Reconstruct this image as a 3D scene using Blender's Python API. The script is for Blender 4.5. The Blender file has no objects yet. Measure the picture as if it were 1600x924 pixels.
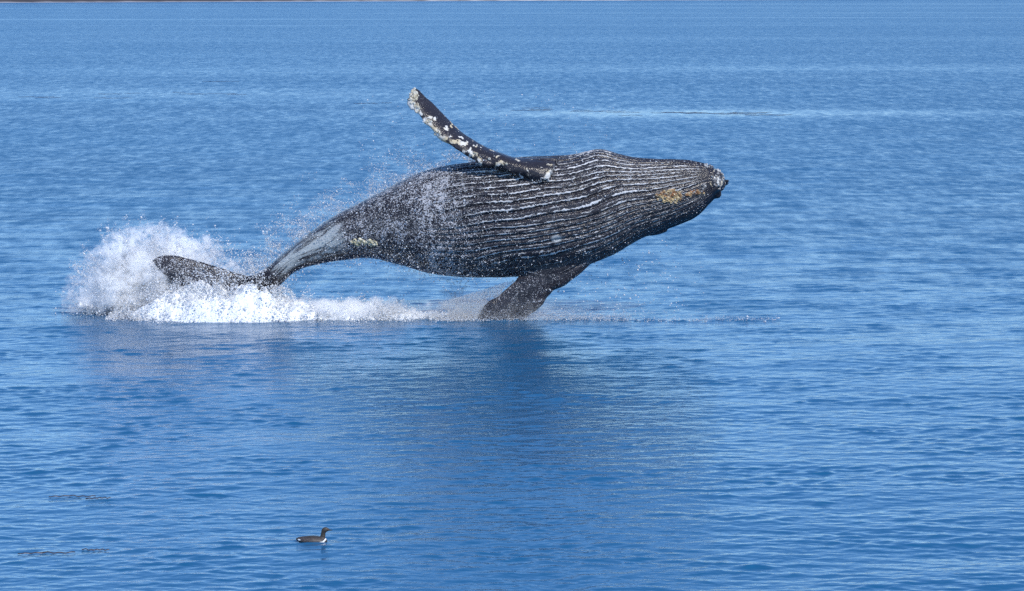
import bpy, bmesh, math
import numpy as np

rng = np.random.default_rng(11)
D = bpy.data
scene = bpy.context.scene
col = scene.collection

# ------------------------------------------------------------------ camera
CAM_H = 7.5                    # metres above the sea
F = 4000.0                     # focal length in photo pixels (1600 wide)
HORIZON = -6.0                 # photo row of the horizon
PITCH = math.atan((462.0 - HORIZON) / F)
cd = D.cameras.new('camera')
cd.sensor_width = 36.0
cd.lens = 36.0 * F / 1600.0
cd.clip_start = 0.5
cd.clip_end = 40000.0
cam = D.objects.new('camera', cd)
cam.location = (0, 0, CAM_H)
cam.rotation_euler = (math.pi / 2 - PITCH, 0, 0)
col.objects.link(cam)
scene.camera = cam

# ------------------------------------------------------------------ sky, sun, exposure
SUN_AZ = math.radians(38)      # behind the photographer, off to the right
SUN_EL = math.radians(47)
sdir = np.array([math.sin(SUN_AZ) * math.cos(SUN_EL), -math.cos(SUN_AZ) * math.cos(SUN_EL), math.sin(SUN_EL)])
w = D.worlds.new('World')
scene.world = w
w.use_nodes = True
nt = w.node_tree
sky = nt.nodes.new('ShaderNodeTexSky')
sky.sky_type = 'NISHITA'
sky.sun_disc = False
sky.sun_elevation = SUN_EL
sky.sun_rotation = math.pi - SUN_AZ
sky.air_density = 1.0
sky.dust_density = 0.0
sky.ozone_density = 10.0
bg = nt.nodes['Background']
bg.inputs['Strength'].default_value = 0.15
nt.links.new(sky.outputs[0], bg.inputs['Color'])
sl = D.lights.new('sun', 'SUN')
sl.energy = 3.0
sl.angle = math.radians(0.53)
sl.color = (1.0, 0.95, 0.87)
sun = D.objects.new('sun', sl)
from mathutils import Vector
sun.rotation_euler = Vector(sdir).to_track_quat('Z', 'Y').to_euler()
sun.location = (30, -40, 60)
col.objects.link(sun)
scene.view_settings.view_transform = 'Standard'
scene.view_settings.look = 'None'
scene.view_settings.exposure = 0.50
scene.view_settings.gamma = 1.0
scene.view_settings.use_curve_mapping = False
scene.render.engine = 'CYCLES'
scene.cycles.use_denoising = False
scene.cycles.max_bounces = 20
scene.cycles.diffuse_bounces = 6
scene.cycles.glossy_bounces = 4
scene.cycles.transmission_bounces = 4
scene.cycles.volume_bounces = 16
scene.cycles.volume_step_rate = 1.0
scene.cycles.volume_max_steps = 256
scene.cycles.sample_clamp_indirect = 4.0
scene.cycles.caustics_reflective = False
scene.cycles.caustics_refractive = False


# ------------------------------------------------------------------ helpers
def at(px, py, Y):
    """the point on the upright plane at distance Y that the photo shows at (px, py)"""
    px = np.asarray(px, float); py = np.asarray(py, float); Y = np.asarray(Y, float)
    u = (px - 800.0) / F
    v = -(py - 462.0) / F
    dy = math.cos(PITCH) + v * math.sin(PITCH)
    dz = -math.sin(PITCH) + v * math.cos(PITCH)
    t = Y / dy
    return np.stack([u * t, Y + 0 * t, CAM_H + dz * t], -1)


def link(o, parent=None, label=None, cat=None, group=None, kind=None):
    col.objects.link(o)
    if parent is not None:
        o.parent = parent
    for k, v in (('label', label), ('category', cat), ('group', group), ('kind', kind)):
        if v:
            o[k] = v
    return o


def mesh_np(name, co, faces, mat=None, smooth=True):
    """faces: (n,k) array, all the same size"""
    me = D.meshes.new(name)
    co = np.ascontiguousarray(co, np.float32)
    faces = np.ascontiguousarray(faces, np.int32)
    k = faces.shape[1]
    me.vertices.add(len(co)); me.vertices.foreach_set('co', co.ravel())
    me.loops.add(faces.size); me.loops.foreach_set('vertex_index', faces.ravel())
    me.polygons.add(len(faces))
    me.polygons.foreach_set('loop_start', np.arange(0, faces.size, k, dtype=np.int32))
    me.update(calc_edges=True)
    me.polygons.foreach_set('use_smooth', np.full(len(faces), smooth))
    me.validate()
    if mat:
        me.materials.append(mat)
    return me


def attr(me, name, data, typ='FLOAT'):
    a = me.attributes.new(name, typ, 'POINT')
    data = np.ascontiguousarray(data, np.float32)
    a.data.foreach_set('value' if typ == 'FLOAT' else 'vector', data.ravel())


def hsh(ix, iy, iz):
    h = (ix.astype(np.int64) * 374761393 + iy.astype(np.int64) * 668265263 + iz.astype(np.int64) * 2147483647 + 1013904223)
    h = (h ^ (h >> 13)) * 1274126177
    h = h ^ (h >> 16)
    return (h & 0xFFFFFF) / float(0xFFFFFF)


def vnoise(p):
    p = np.asarray(p, float)
    i = np.floor(p).astype(np.int64)
    f = p - i
    f = f * f * (3 - 2 * f)
    out = 0
    for dx in (0, 1):
        for dy in (0, 1):
            for dz in (0, 1):
                wgt = (f[..., 0] if dx else 1 - f[..., 0]) * (f[..., 1] if dy else 1 - f[..., 1]) * (f[..., 2] if dz else 1 - f[..., 2])
                out = out + wgt * hsh(i[..., 0] + dx, i[..., 1] + dy, i[..., 2] + dz)
    return out


def fbm(p, n=4):
    p = np.asarray(p, float)
    a, s, t = 0.5, 0.0, 0.0
    for k in range(n):
        s = s + a * vnoise(p * 2 ** k + 17.3 * k)
        t += a
        a *= 0.5
    return s / t


def sst(a, b, x):
    t = np.clip((x - a) / (b - a), 0, 1)
    return t * t * (3 - 2 * t)


def row_distance(py):
    """distance at which the photo row py meets the sea"""
    return CAM_H / math.tan(PITCH + math.atan((py - 462.0) / F))


LOON_Y = row_distance(848)
LOON_XY = ((486 - 800) / F * LOON_Y * 1.01, LOON_Y)


class NT:
    """small helper to write node trees"""
    def __init__(self, name):
        self.m = D.materials.new(name)
        self.m.use_nodes = True
        self.t = self.m.node_tree
        self.bsdf = self.t.nodes['Principled BSDF']
        self.out = self.t.nodes['Material Output']

    def n(self, typ, **kw):
        nd = self.t.nodes.new(typ)
        for k, v in kw.items():
            setattr(nd, k, v)
        return nd

    def set(self, sock, v):
        if hasattr(v, 'links') or isinstance(v, bpy.types.NodeSocket):
            self.t.links.new(v, sock)
        else:
            sock.default_value = v

    def math(self, op, a, b=0.0, c=0.0, clamp=False):
        nd = self.n('ShaderNodeMath', operation=op)
        nd.use_clamp = clamp
        for s, v in zip(nd.inputs, (a, b, c)):
            self.set(s, v)
        return nd.outputs[0]

    def attr(self, name, out='Fac'):
        return self.n('ShaderNodeAttribute', attribute_name=name).outputs[out]

    def ramp(self, x, a, b, lo=0.0, hi=1.0):
        nd = self.n('ShaderNodeMapRange', interpolation_type='SMOOTHSTEP')
        for s, v in zip(nd.inputs, (x, a, b, lo, hi)):
            self.set(s, v)
        return nd.outputs[0]

    def mix(self, f, a, b):
        nd = self.n('ShaderNodeMix', data_type='RGBA')
        self.set(nd.inputs[0], f); self.set(nd.inputs[6], a); self.set(nd.inputs[7], b)
        return nd.outputs[2]

    def noise(self, vec, scale, detail=2.0, rough=0.5, dist=0.0, out='Fac'):
        nd = self.n('ShaderNodeTexNoise')
        if vec is not None:
            self.set(nd.inputs['Vector'], vec)
        nd.inputs['Scale'].default_value = scale
        nd.inputs['Detail'].default_value = detail
        nd.inputs['Roughness'].default_value = rough
        nd.inputs['Distortion'].default_value = dist
        return nd.outputs[out]

    def voro(self, vec, scale, feature='F1', out='Distance', rand=1.0):
        nd = self.n('ShaderNodeTexVoronoi', feature=feature)
        if vec is not None:
            self.set(nd.inputs['Vector'], vec)
        nd.inputs['Scale'].default_value = scale
        nd.inputs['Randomness'].default_value = rand
        return nd.outputs[out]

    def scale(self, vec, s, loc=(0, 0, 0)):
        nd = self.n('ShaderNodeMapping')
        self.set(nd.inputs['Vector'], vec)
        nd.inputs['Scale'].default_value = s
        nd.inputs['Location'].default_value = loc
        return nd.outputs[0]

    def bump(self, h, dist, strength=1.0, normal=None):
        nd = self.n('ShaderNodeBump')
        self.set(nd.inputs['Height'], h)
        nd.inputs['Distance'].default_value = dist
        self.set(nd.inputs['Strength'], strength)
        if normal is not None:
            self.set(nd.inputs['Normal'], normal)
        return nd.outputs[0]

    def p(self, **kw):
        for k, v in kw.items():
            self.set(self.bsdf.inputs[k.replace('_', ' ')], v)


def obj_coord(nt_):
    return nt_.n('ShaderNodeTexCoord').outputs['Object']


# ------------------------------------------------------------------ the sea
def wave_components():
    r = np.random.default_rng(5)
    lam = np.concatenate([np.exp(r.uniform(math.log(0.19), math.log(0.68), 90)),
                          np.exp(r.uniform(math.log(0.75), math.log(3.0), 46)),
                          np.exp(r.uniform(math.log(3.0), math.log(14.0), 16))])
    th = np.radians(np.where(lam < 0.75, r.normal(96, 26, len(lam)), r.normal(98, 20, len(lam))))
    # slope (steepness) of each component
    slope = np.where(lam < 0.75, WS_SHORT / math.sqrt(90 / 2), np.where(lam < 3.0, WS_MID / math.sqrt(46 / 2), WS_LONG / math.sqrt(16 / 2)))
    slope = slope * r.uniform(0.6, 1.4, len(lam))
    return lam, th, slope, r.uniform(0, 2 * math.pi, len(lam))


WS_SHORT, WS_MID, WS_LONG = 0.072, 0.013, 0.008
WAVES = wave_components()


def wind(x, y):
    """how rough the wind makes the surface: 1 ruffled, below that calmer slicks"""
    a = 0.80 + 0.38 * fbm(np.stack([x * 0.035 + 3, y * 0.075, 0 * x], -1), 3)
    a2 = fbm(np.stack([x * 0.006 + 9, y * 0.018 + 4, 0 * x + 2], -1), 4)
    a = a * (0.84 + 0.32 * a2)
    # drawn-out slicks further off
    def patch(x0, y0, rx, ry, s):
        wob = 6 * (fbm(np.stack([x * 0.05, y * 0.03, 0 * x + s], -1), 3) - 0.5)
        return np.exp(-(((x - x0) / rx) ** 2 + ((y + wob - y0) / ry) ** 2))
    a = a * (1 - 0.74 * patch(9, 166, 15, 8, 1.0))
    a = a * (1 - 0.45 * patch(26, 164, 12, 4, 2.0))
    a = a * (1 - 0.34 * patch(-28, 200, 30, 18, 3.0))
    a = a * (1 - 0.34 * patch(25, 265, 60, 16, 4.0))
    a = a * (1 - 0.22 * patch(-30, 250, 30, 22, 5.0))
    # narrow current lines far out
    for (y0, amp, hw, x0, x1, tilt) in ((1120, 0.45, 22, -60, 900, 0.10), (820, 0.4, 12, -260, -40, 0.10), (1500, 0.35, 40, -900, 300, 0.13),
                                         (660, 0.35, 8, -90, 60, 0.04), (900, 0.45, 14, 60, 400, 0.05), (2300, 0.4, 120, -900, 900, 0.1)):
        yy = y0 + tilt * (x - x0) + y0 * 0.03 * (fbm(np.stack([x * 0.01, 0 * x, 0 * x + y0], -1), 3) - 0.5)
        m = np.exp(-((y - yy) / hw) ** 2) * sst(x0 - 60, x0 + 20, x) * (1 - sst(x1 - 20, x1 + 60, x))
        a = a * (1 - amp * m)
    return np.clip(a, 0.16, 1.3)


def sea_height(x, y, sx=0.0, sy=0.0, A=None):
    """wave displacement; sx, sy: sample spacing there (what it cannot carry is faded out)"""
    if A is None:
        A = wind(x, y)
    lam, th, slope, ph = WAVES
    hx = np.zeros_like(x); hy = np.zeros_like(x); hz = np.zeros_like(x)
    lost = np.zeros_like(x)
    grp = 0.45 + 1.5 * sst(0.38, 0.74, vnoise(np.stack([x * 0.55 + 0.1 * y, y * 1.15, 0 * x + 3], -1)) * 0.6 + 0.4 * vnoise(np.stack([x * 1.3, y * 2.6, 0 * x + 9], -1)))
    grp = 1.0 + (0.55 + 0.6 * (grp - 0.45) - 1.0) * (1 - 0.8 * sst(60, 130, y))
    fetch = 1.0 + 1.5 * sst(64, 120, y)          # more wind further out
    bpk = 2.0
    i0, nrm_ = float(np.i0(bpk)), 1.0 / (bpk * 1.75)
    for l, t, s, p in zip(lam, th, slope, ph):
        c, q = math.cos(t), math.sin(t)
        need = 3.0 * np.maximum(np.abs(q) * sy, np.abs(c) * sx)
        keep = sst(0.75, 1.35, l / np.maximum(need, 1e-6))
        gain = A * grp if l < 0.75 else (A * fetch if l < 3.0 else 1.0)
        amp = s * l / (2 * math.pi) * keep * gain
        lost += 0.5 * (s * (1 - keep) * gain) ** 2
        arg = (2 * math.pi / l) * (c * x + q * y) + p
        sn = np.sin(arg)
        hz += amp * ((np.exp(bpk * sn) - i0) * nrm_ if l < 1.5 else sn)
        ch = -1.1 * amp * np.cos(arg)
        hx -= ch * c
        hy -= ch * q
    # the swimming bird's wake
    bx, by = x - LOON_XY[0], y - LOON_XY[1]
    back = np.clip(-bx, 0, 9)
    for sg in (-1, 1):
        hz += 0.018 * np.exp(-((by - sg * (0.07 + 0.22 * back)) / (0.05 + 0.02 * back)) ** 2) * np.exp(-back / 1.1) * sst(0.25, 0.05, bx)
    # row of small disturbed crests where falling drops strike the water
    row = np.exp(-((y - 59.15 - 0.12 * np.sin(x * 1.1)) / 0.16) ** 2) * sst(-2.5, -0.5, x) * (1 - sst(5.6, 6.3, x))
    hz += 0.10 * row * (vnoise(np.stack([x * 9, y * 5, 0 * x], -1)) - 0.3)
    return hx, hy, hz, np.sqrt(lost)


def build_sea():
    rows = [-400, -150, -60, -25, -8]
    d = 2.0
    while d < 14000:
        rows.append(d)
        if d < 26: d += 0.35
        elif d < 400: d *= 1.0013 + 0.0045 * float(sst(58, 140, np.array(d)))
        elif d < 4000: d *= 1.014
        else: d *= 1.12
    rows = np.array(rows)
    t_in = np.linspace(-0.235, 0.235, 530)
    ext = 0.235 + np.cumsum(0.004 * 1.32 ** np.arange(1, 20))
    tt = np.concatenate([-ext[::-1], t_in, ext])
    wdt = 0.5 * (rows + np.sqrt(rows ** 2 + 400.0))
    X = wdt[:, None] * tt[None, :]
    Yg = np.repeat(rows[:, None], len(tt), 1)
    sx = np.gradient(tt)[None, :] * wdt[:, None]
    sy = np.repeat(np.gradient(rows)[:, None], len(tt), 1)
    sub = np.unique(np.concatenate([np.arange(0, len(tt), 6), [len(tt) - 1]]))
    Ac = wind(X[:, sub], Yg[:, sub])
    A = np.stack([np.interp(tt, tt[sub], row) for row in Ac])
    hx, hy, hz, lost = sea_height(X, Yg, sx, sy, A)
    co = np.stack([X + hx, Yg + hy, hz], -1).reshape(-1, 3)
    nr, nc = X.shape
    idx = np.arange(nr * nc).reshape(nr, nc)
    fc = np.stack([idx[:-1, :-1], idx[:-1, 1:], idx[1:, 1:], idx[1:, :-1]], -1).reshape(-1, 4)
    m = NT('sea_water')
    oc = obj_coord(m)
    A_ = m.attr('ruffle')
    n1 = m.noise(m.scale(oc, (3.0, 6.5, 1.0)), 1.0, 2.0, 0.55, 0.3)
    n2 = m.noise(m.scale(oc, (7.0, 15.0, 1.0), (3, 1, 0)), 1.0, 2.0, 0.5, 0.2)
    b1 = m.bump(n1, 0.011, A_)
    b2 = m.bump(n2, 0.004, A_, b1)
    n3 = m.noise(m.scale(oc, (0.8, 1.5, 1.0), (1, 5, 0)), 1.0, 8.0, 0.70, 0.2)
    b2 = m.bump(n3, 0.018, m.math('MULTIPLY', m.attr('unresolved'), A_), b2)
    gust = m.noise(m.scale(oc, (2.3, 0.95, 1.0), (7, 2, 0)), 1.0, 3.0, 0.6)
    gust2 = m.noise(m.scale(oc, (0.85, 0.20, 1.0), (3, 8, 0)), 1.0, 4.0, 0.65)
    gg = m.math('ADD', m.math('MULTIPLY', m.ramp(gust, 0.30, 0.70), 0.50), m.math('MULTIPLY', m.ramp(gust2, 0.32, 0.68), 0.32))
    rgh = m.math('MULTIPLY', m.attr('rough'), m.math('ADD', 0.60, gg))
    tint = m.noise(m.scale(oc, (0.02, 0.05, 1.0)), 1.0, 3.0)
    base = m.mix(tint, (0.007, 0.078, 0.178, 1), (0.010, 0.095, 0.208, 1))
    m.p(Base_Color=base, IOR=1.333, Roughness=rgh, Normal=b2)
    me = mesh_np('sea', co, fc, m.m)
    attr(me, 'ruffle', A.ravel())
    attr(me, 'unresolved', sst(0.02, 0.06, lost).ravel())
    rough = np.clip(np.sqrt(1.35 * lost + 0.012), 0.09, 0.45)
    attr(me, 'rough', rough.ravel())
    return link(D.objects.new('sea', me), kind='structure', label='blue rippled sea surface reaching to the far shore')


build_sea()


def surf(x, y):
    return sea_height(np.asarray(x, float), np.asarray(y, float), 0.04, 0.08)[2]


# ------------------------------------------------------------------ far shore
def build_shore():
    pxs = np.array([-2600, -1200, -400, 0, 300, 500, 700, 900, 1200, 1500, 2000, 3000], float)
    ds = np.array([2300, 2500, 2720, 2860, 3250, 3560, 3900, 4250, 5000, 6200, 8000, 11000], float)
    pp = np.linspace(-2600, 3000, 420)
    dd = np.interp(pp, pxs, ds)
    x0 = (pp - 800) / F * dd
    base = np.stack([x0, dd], -1)
    base[:, 1] += 16 * (fbm(np.stack([pp * 0.02, 0 * pp, 0 * pp], -1), 4) - 0.5) * 2
    V = []
    prof = [(-6, -0.5), (3, 0.35), (9, 0.9), (16, 2.0), (26, 6.0), (44, 14), (90, 26), (220, 48), (500, 90), (900, 130)]
    for k, (off, z) in enumerate(prof):
        n = fbm(np.stack([pp * 0.05 + k * 3, 0 * pp + k * 1.7, 0 * pp], -1), 4)
        zz = z * (0.55 + 0.9 * n) if z > 0.5 else z + 0 * n
        V.append(np.stack([base[:, 0] * (1 + off / 3000), base[:, 1] + off, zz], -1))
    V = np.array(V)
    nr, nc = V.shape[:2]
    idx = np.arange(nr * nc).reshape(nr, nc)
    fc = np.stack([idx[:-1, :-1], idx[:-1, 1:], idx[1:, 1:], idx[1:, :-1]], -1).reshape(-1, 4)
    m = NT('shore_ground')
    oc = obj_coord(m)
    h = m.n('ShaderNodeSeparateXYZ'); m.set(h.inputs[0], oc)
    n = m.noise(oc, 0.02, 5)
    dark = m.mix(n, (0.020, 0.020, 0.024, 1), (0.075, 0.062, 0.062, 1))
    sand = m.ramp(m.math('ADD', h.outputs[2], m.math('MULTIPLY', n, -2.0)), -0.9, 0.5)
    far = m.ramp(h.outputs[0], -420, -120)
    beach = m.mix(far, (0.30, 0.30, 0.32, 1), (0.55, 0.55, 0.55, 1))
    m.p(Base_Color=m.mix(sand, beach, dark), Roughness=0.9)
    me = mesh_np('shore', V.reshape(-1, 3), fc, m.m)
    link(D.objects.new('shore', me), kind='structure', label='dark far shore along the top edge of the sea')


build_shore()

# ------------------------------------------------------------------ the whale
WY = 60.0      # the whale's distance
# (top x, top y, bottom x, bottom y, half depth in metres)
ST = np.array([
    (384, 433, 388, 454, .22), (396, 430, 404, 455, .30), (418, 418, 431, 450, .40), (446, 393, 463, 423, .46), (480, 365, 508, 411, .56),
    (520, 338, 546, 405, .68), (569, 313, 582, 403, .82), (608, 292, 620, 413, .98), (647, 274, 657, 424, 1.12), (690, 261, 698, 431, 1.20),
    (730, 254, 738, 433, 1.26), (770, 250, 780, 432, 1.29), (810, 247, 825, 429, 1.29), (850, 245, 872, 424, 1.26), (890, 243, 915, 414, 1.20),
    (928, 240, 957, 397, 1.12), (962, 243, 994, 376, 1.03), (1000, 247, 1030, 360, .92), (1035, 249, 1060, 347, .80), (1066, 250, 1084, 335, .68),
    (1090, 253, 1104, 318, .54), (1110, 259, 1119, 303, .40), (1123, 266, 1129, 295, .27), (1130, 273, 1133, 288, .14)], float)


def spline(V, n):
    """Catmull-Rom through the rows of V"""
    V = np.asarray(V, float)
    P = np.vstack([2 * V[0] - V[1], V, 2 * V[-1] - V[-2]])
    t = np.linspace(0, len(V) - 1 - 1e-9, n)
    i = t.astype(int); f = (t - i)[:, None]
    p0, p1, p2, p3 = P[i], P[i + 1], P[i + 2], P[i + 3]
    return 0.5 * ((2 * p1) + (p2 - p0) * f + (2 * p0 - 5 * p1 + 4 * p2 - p3) * f ** 2 + (3 * p1 - p0 - 3 * p2 + p3) * f ** 3)


def loft(rings):
    """closed tube through rings (n,k,3) with fan caps -> verts, quads list, tris list"""
    rings = np.asarray(rings)
    n, k = rings.shape[:2]
    co = rings.reshape(-1, 3)
    c0, c1 = rings[0].mean(0), rings[-1].mean(0)
    co = np.vstack([co, c0, c1])
    F_ = []
    for i in range(n - 1):
        for j in range(k):
            a, b = i * k + j, i * k + (j + 1) % k
            F_.append((a, b, b + k, a + k))
    for j in range(k):
        F_.append((n * k, (j + 1) % k, j))
        F_.append((n * k + 1, (n - 1) * k + j, (n - 1) * k + (j + 1) % k))
    return co, F_


NS = 500
SP = spline(ST, NS)
Tp = at(SP[:, 0], SP[:, 1], WY); Bp = at(SP[:, 2], SP[:, 3], WY)
Cc = (Tp + Bp) / 2                                      # centre line
Vv = (Tp - Bp) / 2                                      # half of the visible width
Rd = SP[:, 4]
Hv = np.linalg.norm(Vv, axis=1)
Vh = Vv / Hv[:, None]
Nn = np.stack([Vh[:, 2], 0 * Hv, -Vh[:, 0]], -1)        # along the body, towards the head


def body_rings():
    ang = np.linspace(0, 2 * math.pi, 72, endpoint=False)
    out = []
    for k in range(0, NS, 3):
        ca, sa = np.cos(ang), np.sin(ang)
        e = 0.94
        a = np.sign(sa) * np.abs(sa) ** e; b = np.sign(ca) * np.abs(ca) ** e
        # the far (dorsal) side of the head is flatter
        hd = sst(330, 430, k)
        b = np.where(b < 0, b * (1 - 0.22 * hd), b)
        out.append(Cc[k] + Vv[k] * a[:, None] + np.array([0, -1.0, 0]) * (b * Rd[k])[:, None])
    return out


def foil(stations, n=60, sharp=1.0, k=28):
    """fin: stations (lead xyz, trail xyz, half thickness); the section is a teardrop between the two edges"""
    L = np.array([s[0] for s in stations]); T = np.array([s[1] for s in stations]); th = np.array([[s[2]] for s in stations])
    A = spline(np.hstack([L, T, th]), n)
    L, T, th = A[:, :3], A[:, 3:6], np.maximum(A[:, 6], 0.006)
    mid = (L + T) / 2
    span = np.gradient(mid, axis=0)
    ch = T - L
    nrm = np.cross(span, ch); nrm /= np.linalg.norm(nrm, axis=1)[:, None]
    ang = np.linspace(0, 2 * math.pi, k, endpoint=False)
    u = 0.5 - 0.5 * np.cos(ang)
    prof = np.sin(ang) * (1.25 - 0.75 * u * sharp)
    return L[:, None, :] + ch[:, None, :] * u[None, :, None] + nrm[:, None, :] * (prof[None, :] * th[:, None])[..., None]


def whale_parts():
    parts = [body_rings()]
    # raised flipper: upper edge, lower (leading, knobbed) edge
    U = [(872, 246, .50), (840, 249, .56), (805, 249, .58), (779, 241, .56), (756, 231, .50), (736, 219, .42), (717, 206, .34), (697, 186, .26), (680, 168, .18), (664, 153, .12), (652, 141, .08), (646, 138, .06)]
    Lw = [(856, 284, 1.05), (836, 277, 1.10), (810, 268, 1.10), (787, 260, 1.06), (762, 253, 1.0), (736, 243, .93), (709, 226, .85), (687, 211, .76), (667, 190, .64), (652, 173, .5), (641, 158, .34), (640, 147, .2)]
    st = [(at(l[0] - 1, l[1] + 2, WY - l[2]), at(u[0] + 1.5, u[1] - 2, WY - u[2]), t) for u, l, t in zip(U, Lw, (.20, .19, .165, .145, .13, .115, .10, .09, .08, .07, .05, .02))]
    parts.append(foil(st, 90))
    # lowered flipper reaching into the sea
    Le = [(838, 385, .55), (818, 412, .62), (808, 436, .66), (797, 448, .68), (781, 460, .72), (764, 472, .76), (748, 492, .8), (738, 516, .84), (736, 545, .9)]
    Re = [(948, 380, .35), (925, 410, .42), (893, 438, .46), (868, 452, .5), (856, 464, .54), (845, 477, .58), (822, 496, .62), (790, 522, .7), (748, 548, .8)]
    st = [(at(r[0], r[1], WY - r[2]), at(l[0], l[1], WY - l[2]), t) for l, r, t in zip(Le, Re, (.26, .24, .21, .19, .165, .14, .12, .09, .03))]
    parts.append(foil(st, 70))
    # flukes: the raised lobe and the one that is under the water
    T1 = [(420, 424, 0), (396, 431, 0), (372, 427, .02), (350, 420, .04), (325, 412, .06), (300, 405, .08), (272, 399, .1), (250, 400, .12), (238, 406, .14)]
    B1 = [(424, 446, .05), (400, 458, .05), (376, 476, .12), (342, 484, .25), (314, 473, .32), (290, 457, .34), (266, 438, .32), (249, 423, .26), (238, 410, .18)]
    st = [(at(a[0], a[1], WY - a[2]), at(b[0], b[1], WY - b[2]), t) for a, b, t in zip(T1, B1, (.14, .13, .12, .10, .085, .07, .055, .04, .012))]
    parts.append(foil(st, 70))
    T2 = [(424, 440, .05), (412, 452, .1), (404, 476, .25), (398, 504, .45), (384, 532, .7), (362, 556, .95), (340, 570, 1.1)]
    B2 = [(404, 446, -.05), (384, 456, .0), (362, 482, .1), (340, 506, .25), (330, 530, .5), (328, 552, .8), (334, 568, 1.05)]
    st = [(at(a[0], a[1], WY - a[2]), at(b[0], b[1], WY - b[2]), t) for a, b, t in zip(T2, B2, (.14, .12, .10, .085, .07, .05, .012))]
    parts.append(foil(st, 50))
    # small dorsal fin on the far side
    c = at(628, 352, WY)
    fin = []
    for h, x0, x1, t in ((0.85, -.75, .75, .16), (1.1, -.5, .5, .11), (1.28, -.42, .18, .07), (1.36, -.42, -.1, .03)):
        fin.append((c + np.array([x1, h, .05]), c + np.array([x0, h, -.05]), t))
    parts.append(foil(fin, 24))
    return parts


def voxel_join(parts, voxel, name):
    """one continuous closed surface round all the parts"""
    co, fc, n = [], [], 0
    for r in parts:
        c, f = loft(r)
        co.append(c); fc += [tuple(i + n for i in q) for q in f]; n += len(c)
    me = D.meshes.new(name + '_raw')
    me.from_pydata(np.vstack(co).tolist(), [], fc)
    bm = bmesh.new(); bm.from_mesh(me)
    # consistent outward normals island by island
    bmesh.ops.recalc_face_normals(bm, faces=bm.faces)
    bm.to_mesh(me); bm.free()
    o = D.objects.new(name + '_raw', me)
    col.objects.link(o)
    md = o.modifiers.new('r', 'REMESH'); md.mode = 'VOXEL'; md.voxel_size = voxel
    dg = bpy.context.evaluated_depsgraph_get()
    ev = o.evaluated_get(dg)
    out = D.meshes.new_from_object(ev)
    D.objects.remove(o); D.meshes.remove(me)
    return out


def verts_of(me):
    a = np.empty(len(me.vertices) * 3, np.float32); me.vertices.foreach_get('co', a)
    return a.reshape(-1, 3).astype(float)


def normals_of(me):
    a = np.empty(len(me.vertices) * 3, np.float32); me.vertices.foreach_get('normal', a)
    return a.reshape(-1, 3).astype(float)


def relax(me, co, it, wgt):
    e = np.empty(len(me.edges) * 2, np.int32); me.edges.foreach_get('vertices', e); e = e.reshape(-1, 2)
    deg = np.bincount(e.ravel(), minlength=len(co)).astype(float)[:, None]
    for _ in range(it):
        s = np.zeros_like(co)
        for ax in range(3):
            s[:, ax] = np.bincount(e[:, 0], co[e[:, 1], ax], len(co)) + np.bincount(e[:, 1], co[e[:, 0], ax], len(co))
        co = co + (s / deg - co) * wgt[:, None]
    return co


def whale_param(co):
    """for each vertex: station index (float), angle round the body (0 belly side facing the viewer, +90 up), how far outside"""
    n = len(co)
    best = np.zeros(n, int)
    ks = np.arange(0, NS, 2)
    for a in range(0, n, 20000):
        p = co[a:a + 20000]
        dx = p[:, None, 0] - Cc[None, ks, 0]; dz = p[:, None, 2] - Cc[None, ks, 2]
        al = np.abs(dx * Nn[None, ks, 0] + dz * Nn[None, ks, 2])
        ac = np.abs(dx * Vh[None, ks, 0] + dz * Vh[None, ks, 2])
        cost = al + 0.8 * np.maximum(0, ac - 1.15 * Hv[None, ks])
        best[a:a + 20000] = ks[np.argmin(cost, 1)]
    k = best
    d = co - Cc[k]
    al = d[:, 0] * Nn[k, 0] + d[:, 2] * Nn[k, 2]
    step = np.linalg.norm(np.gradient(Cc, axis=0), axis=1)
    kf = np.clip(k + np.clip(al / step[k], -1.5, 1.5), 0, NS - 1)
    a = (d[:, 0] * Vh[k, 0] + d[:, 2] * Vh[k, 2]) / Hv[k]
    b = -d[:, 1] / Rd[k]
    return kf, np.arctan2(a, b), np.hypot(a, b)


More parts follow.
